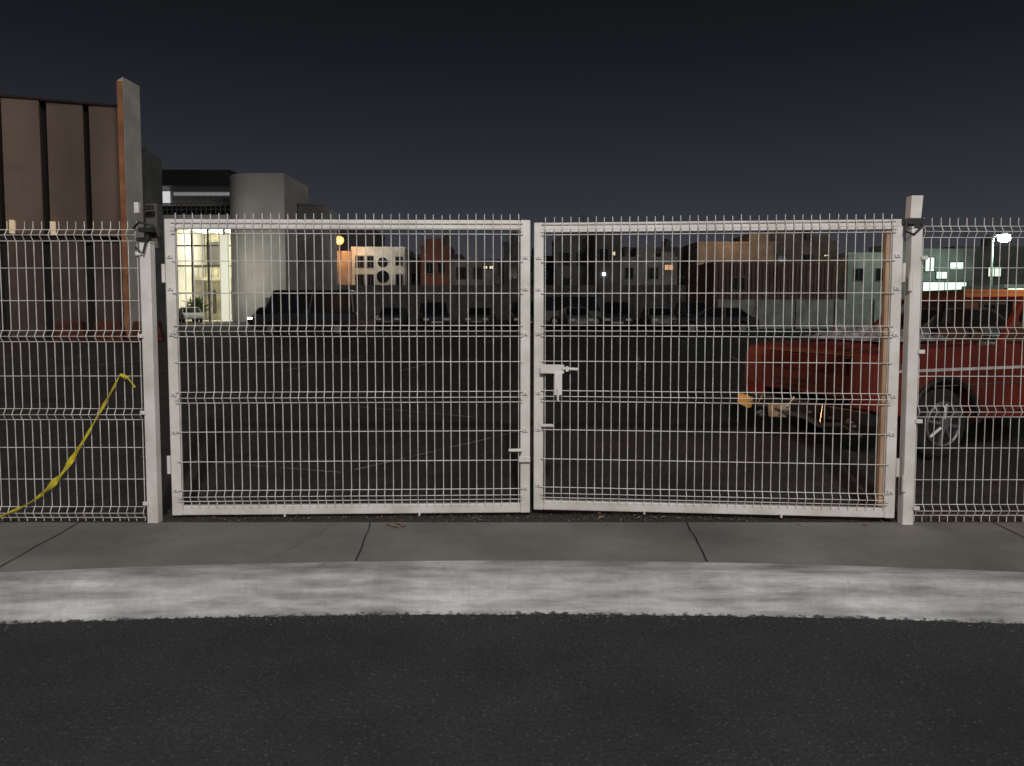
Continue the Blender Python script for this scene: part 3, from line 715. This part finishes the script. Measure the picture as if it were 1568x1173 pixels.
mb=MB(); mb.tube([(-2.0+.13*math.cos(a)*.4,.42+.18*math.cos(a+1.57),1.15+.18*math.sin(a+1.57)) for a in [i*math.pi/8 for i in range(17)]],.014,6,False); mb.box(-1.95,-1.65,-.75,.75,1.0,1.09); mb.obj('dashboard',M_black,tr)
mb=MB(); mb.box(-2.0,-1.88,.93,1.12,1.12,1.26); mb.tube([(-1.92,.9,1.1),(-1.92,1.0,1.14)],.015,6); mb.obj('mirror',M_black,tr,bevel=.02)
mb=MB(); n=20
for i in range(n+1):
    for j in range(n+1):
        edge=min(i,j,n-i,n-j)/4
        mb.v.append((-1.55+.95*i/n,-.80+1.25*j/n,1.07+.045+min(1,edge)*(abs(noise.noise(Vector((i*.5,j*.45,3))))*.22+.02*random.random()) if edge>0 else 1.10))
for i in range(n):
    for j in range(n): a=i*(n+1)+j; mb.f.append((a,a+n+1,a+n+2,a+1))
mb.obj('plastic_sheet_on_hood',mat('plastic_sheet',(.42,.42,.43),.3,c2=(.12,.12,.13),scale=8),tr)
for c in (cf,cr_):
    for s_ in(1,-1):
        y0=s_*.70; y1=s_*.90
        mb=MB(); mb.tube([(c,y0,.34),(c,y0+s_*.02,.34),(c,y1-s_*.03,.34),(c,y1,.34)],[.31,.34,.34,.30],36); mb.obj('tyre',M_tyre,tr)
        mb=MB(); mb.tube([(c,y1+s_*.001,.34),(c,y1+s_*.006,.34)],.215,28); mb.obj('rim_disc',M_black,tr)
        mb=MB()
        pr=[(c+.205*math.cos(a),y1+s_*.012,.34+.205*math.sin(a)) for a in [i*math.pi/16 for i in range(33)]]; mb.tube(pr,.016,6,False)
        for k in range(8):
            a=k*math.pi/4+.2
            mb.tube([(c+.05*math.cos(a),y1+s_*.018,.34+.05*math.sin(a)),(c+.2*math.cos(a),y1+s_*.010,.34+.2*math.sin(a))],.02,5)
        mb.tube([(c,y1+s_*.006,.34),(c,y1+s_*.035,.34)],.055,12); mb.obj('rim',M_rim,tr)
M_amb=mat('amber_lens',(.9,.42,.05),.3,c2=(.7,.25,.03),scale=20,emit=(1,.45,.08),estr=.2)
M_hl=mat('headlamp_glass',(.75,.62,.42),.15,c2=(.45,.36,.22),scale=14)
mb=MB(); mb.hexa([(.02,-.93,.36),(.05,-.72,.33),(.12,-.72,.33),(.1,-.93,.36),(.0,-.95,.47),(.03,-.72,.45),(.1,-.72,.45),(.08,-.95,.47)]); mb.obj('dangling_turn_signal',M_amb,tr,bevel=.02)
mb=MB(); mb.hexa([(.0,-.42,.27),(.0,-.16,.30),(.08,-.16,.30),(.08,-.42,.27),(-.02,-.44,.42),(-.02,-.18,.44),(.08,-.18,.44),(.08,-.44,.42)]); mb.obj('dangling_headlamp',M_hl,tr,bevel=.02)
mb=MB(); mb.tube([(.03,-.9,.43),(.07,-.6,.38),(.05,-.45,.40),(.07,-.2,.36),(.05,.1,.35),(.08,.35,.3),(.04,.6,.34),(.06,.85,.27)],[.012,.02,.02,.025,.03,.03,.02,.015],6)
mb.tube([(0,-.6,.5),(.05,-.62,.38)],.008); mb.tube([(0,-.1,.52),(.06,-.2,.36)],.008); mb.tube([(.0,.3,.5),(.08,.35,.3)],.008)
mb.obj('broken_bumper',M_chr,tr)
mb=MB(); mb.box(-.25,-.02,-.85,.85,.34,.49); mb.obj('radiator_support',M_black,tr,bevel=.02)
mb=MB()
for k in range(16):
    xx=random.uniform(-.02,.12); yy=random.uniform(-.7,.85); zz=random.uniform(.25,.4); s1=random.uniform(.02,.06)
    rock(mb,xx,yy,zz,s1)
mb.obj('bumper_fragments',mat('frag',(.4,.38,.36),.5,c2=(.1,.1,.1),scale=20),tr)
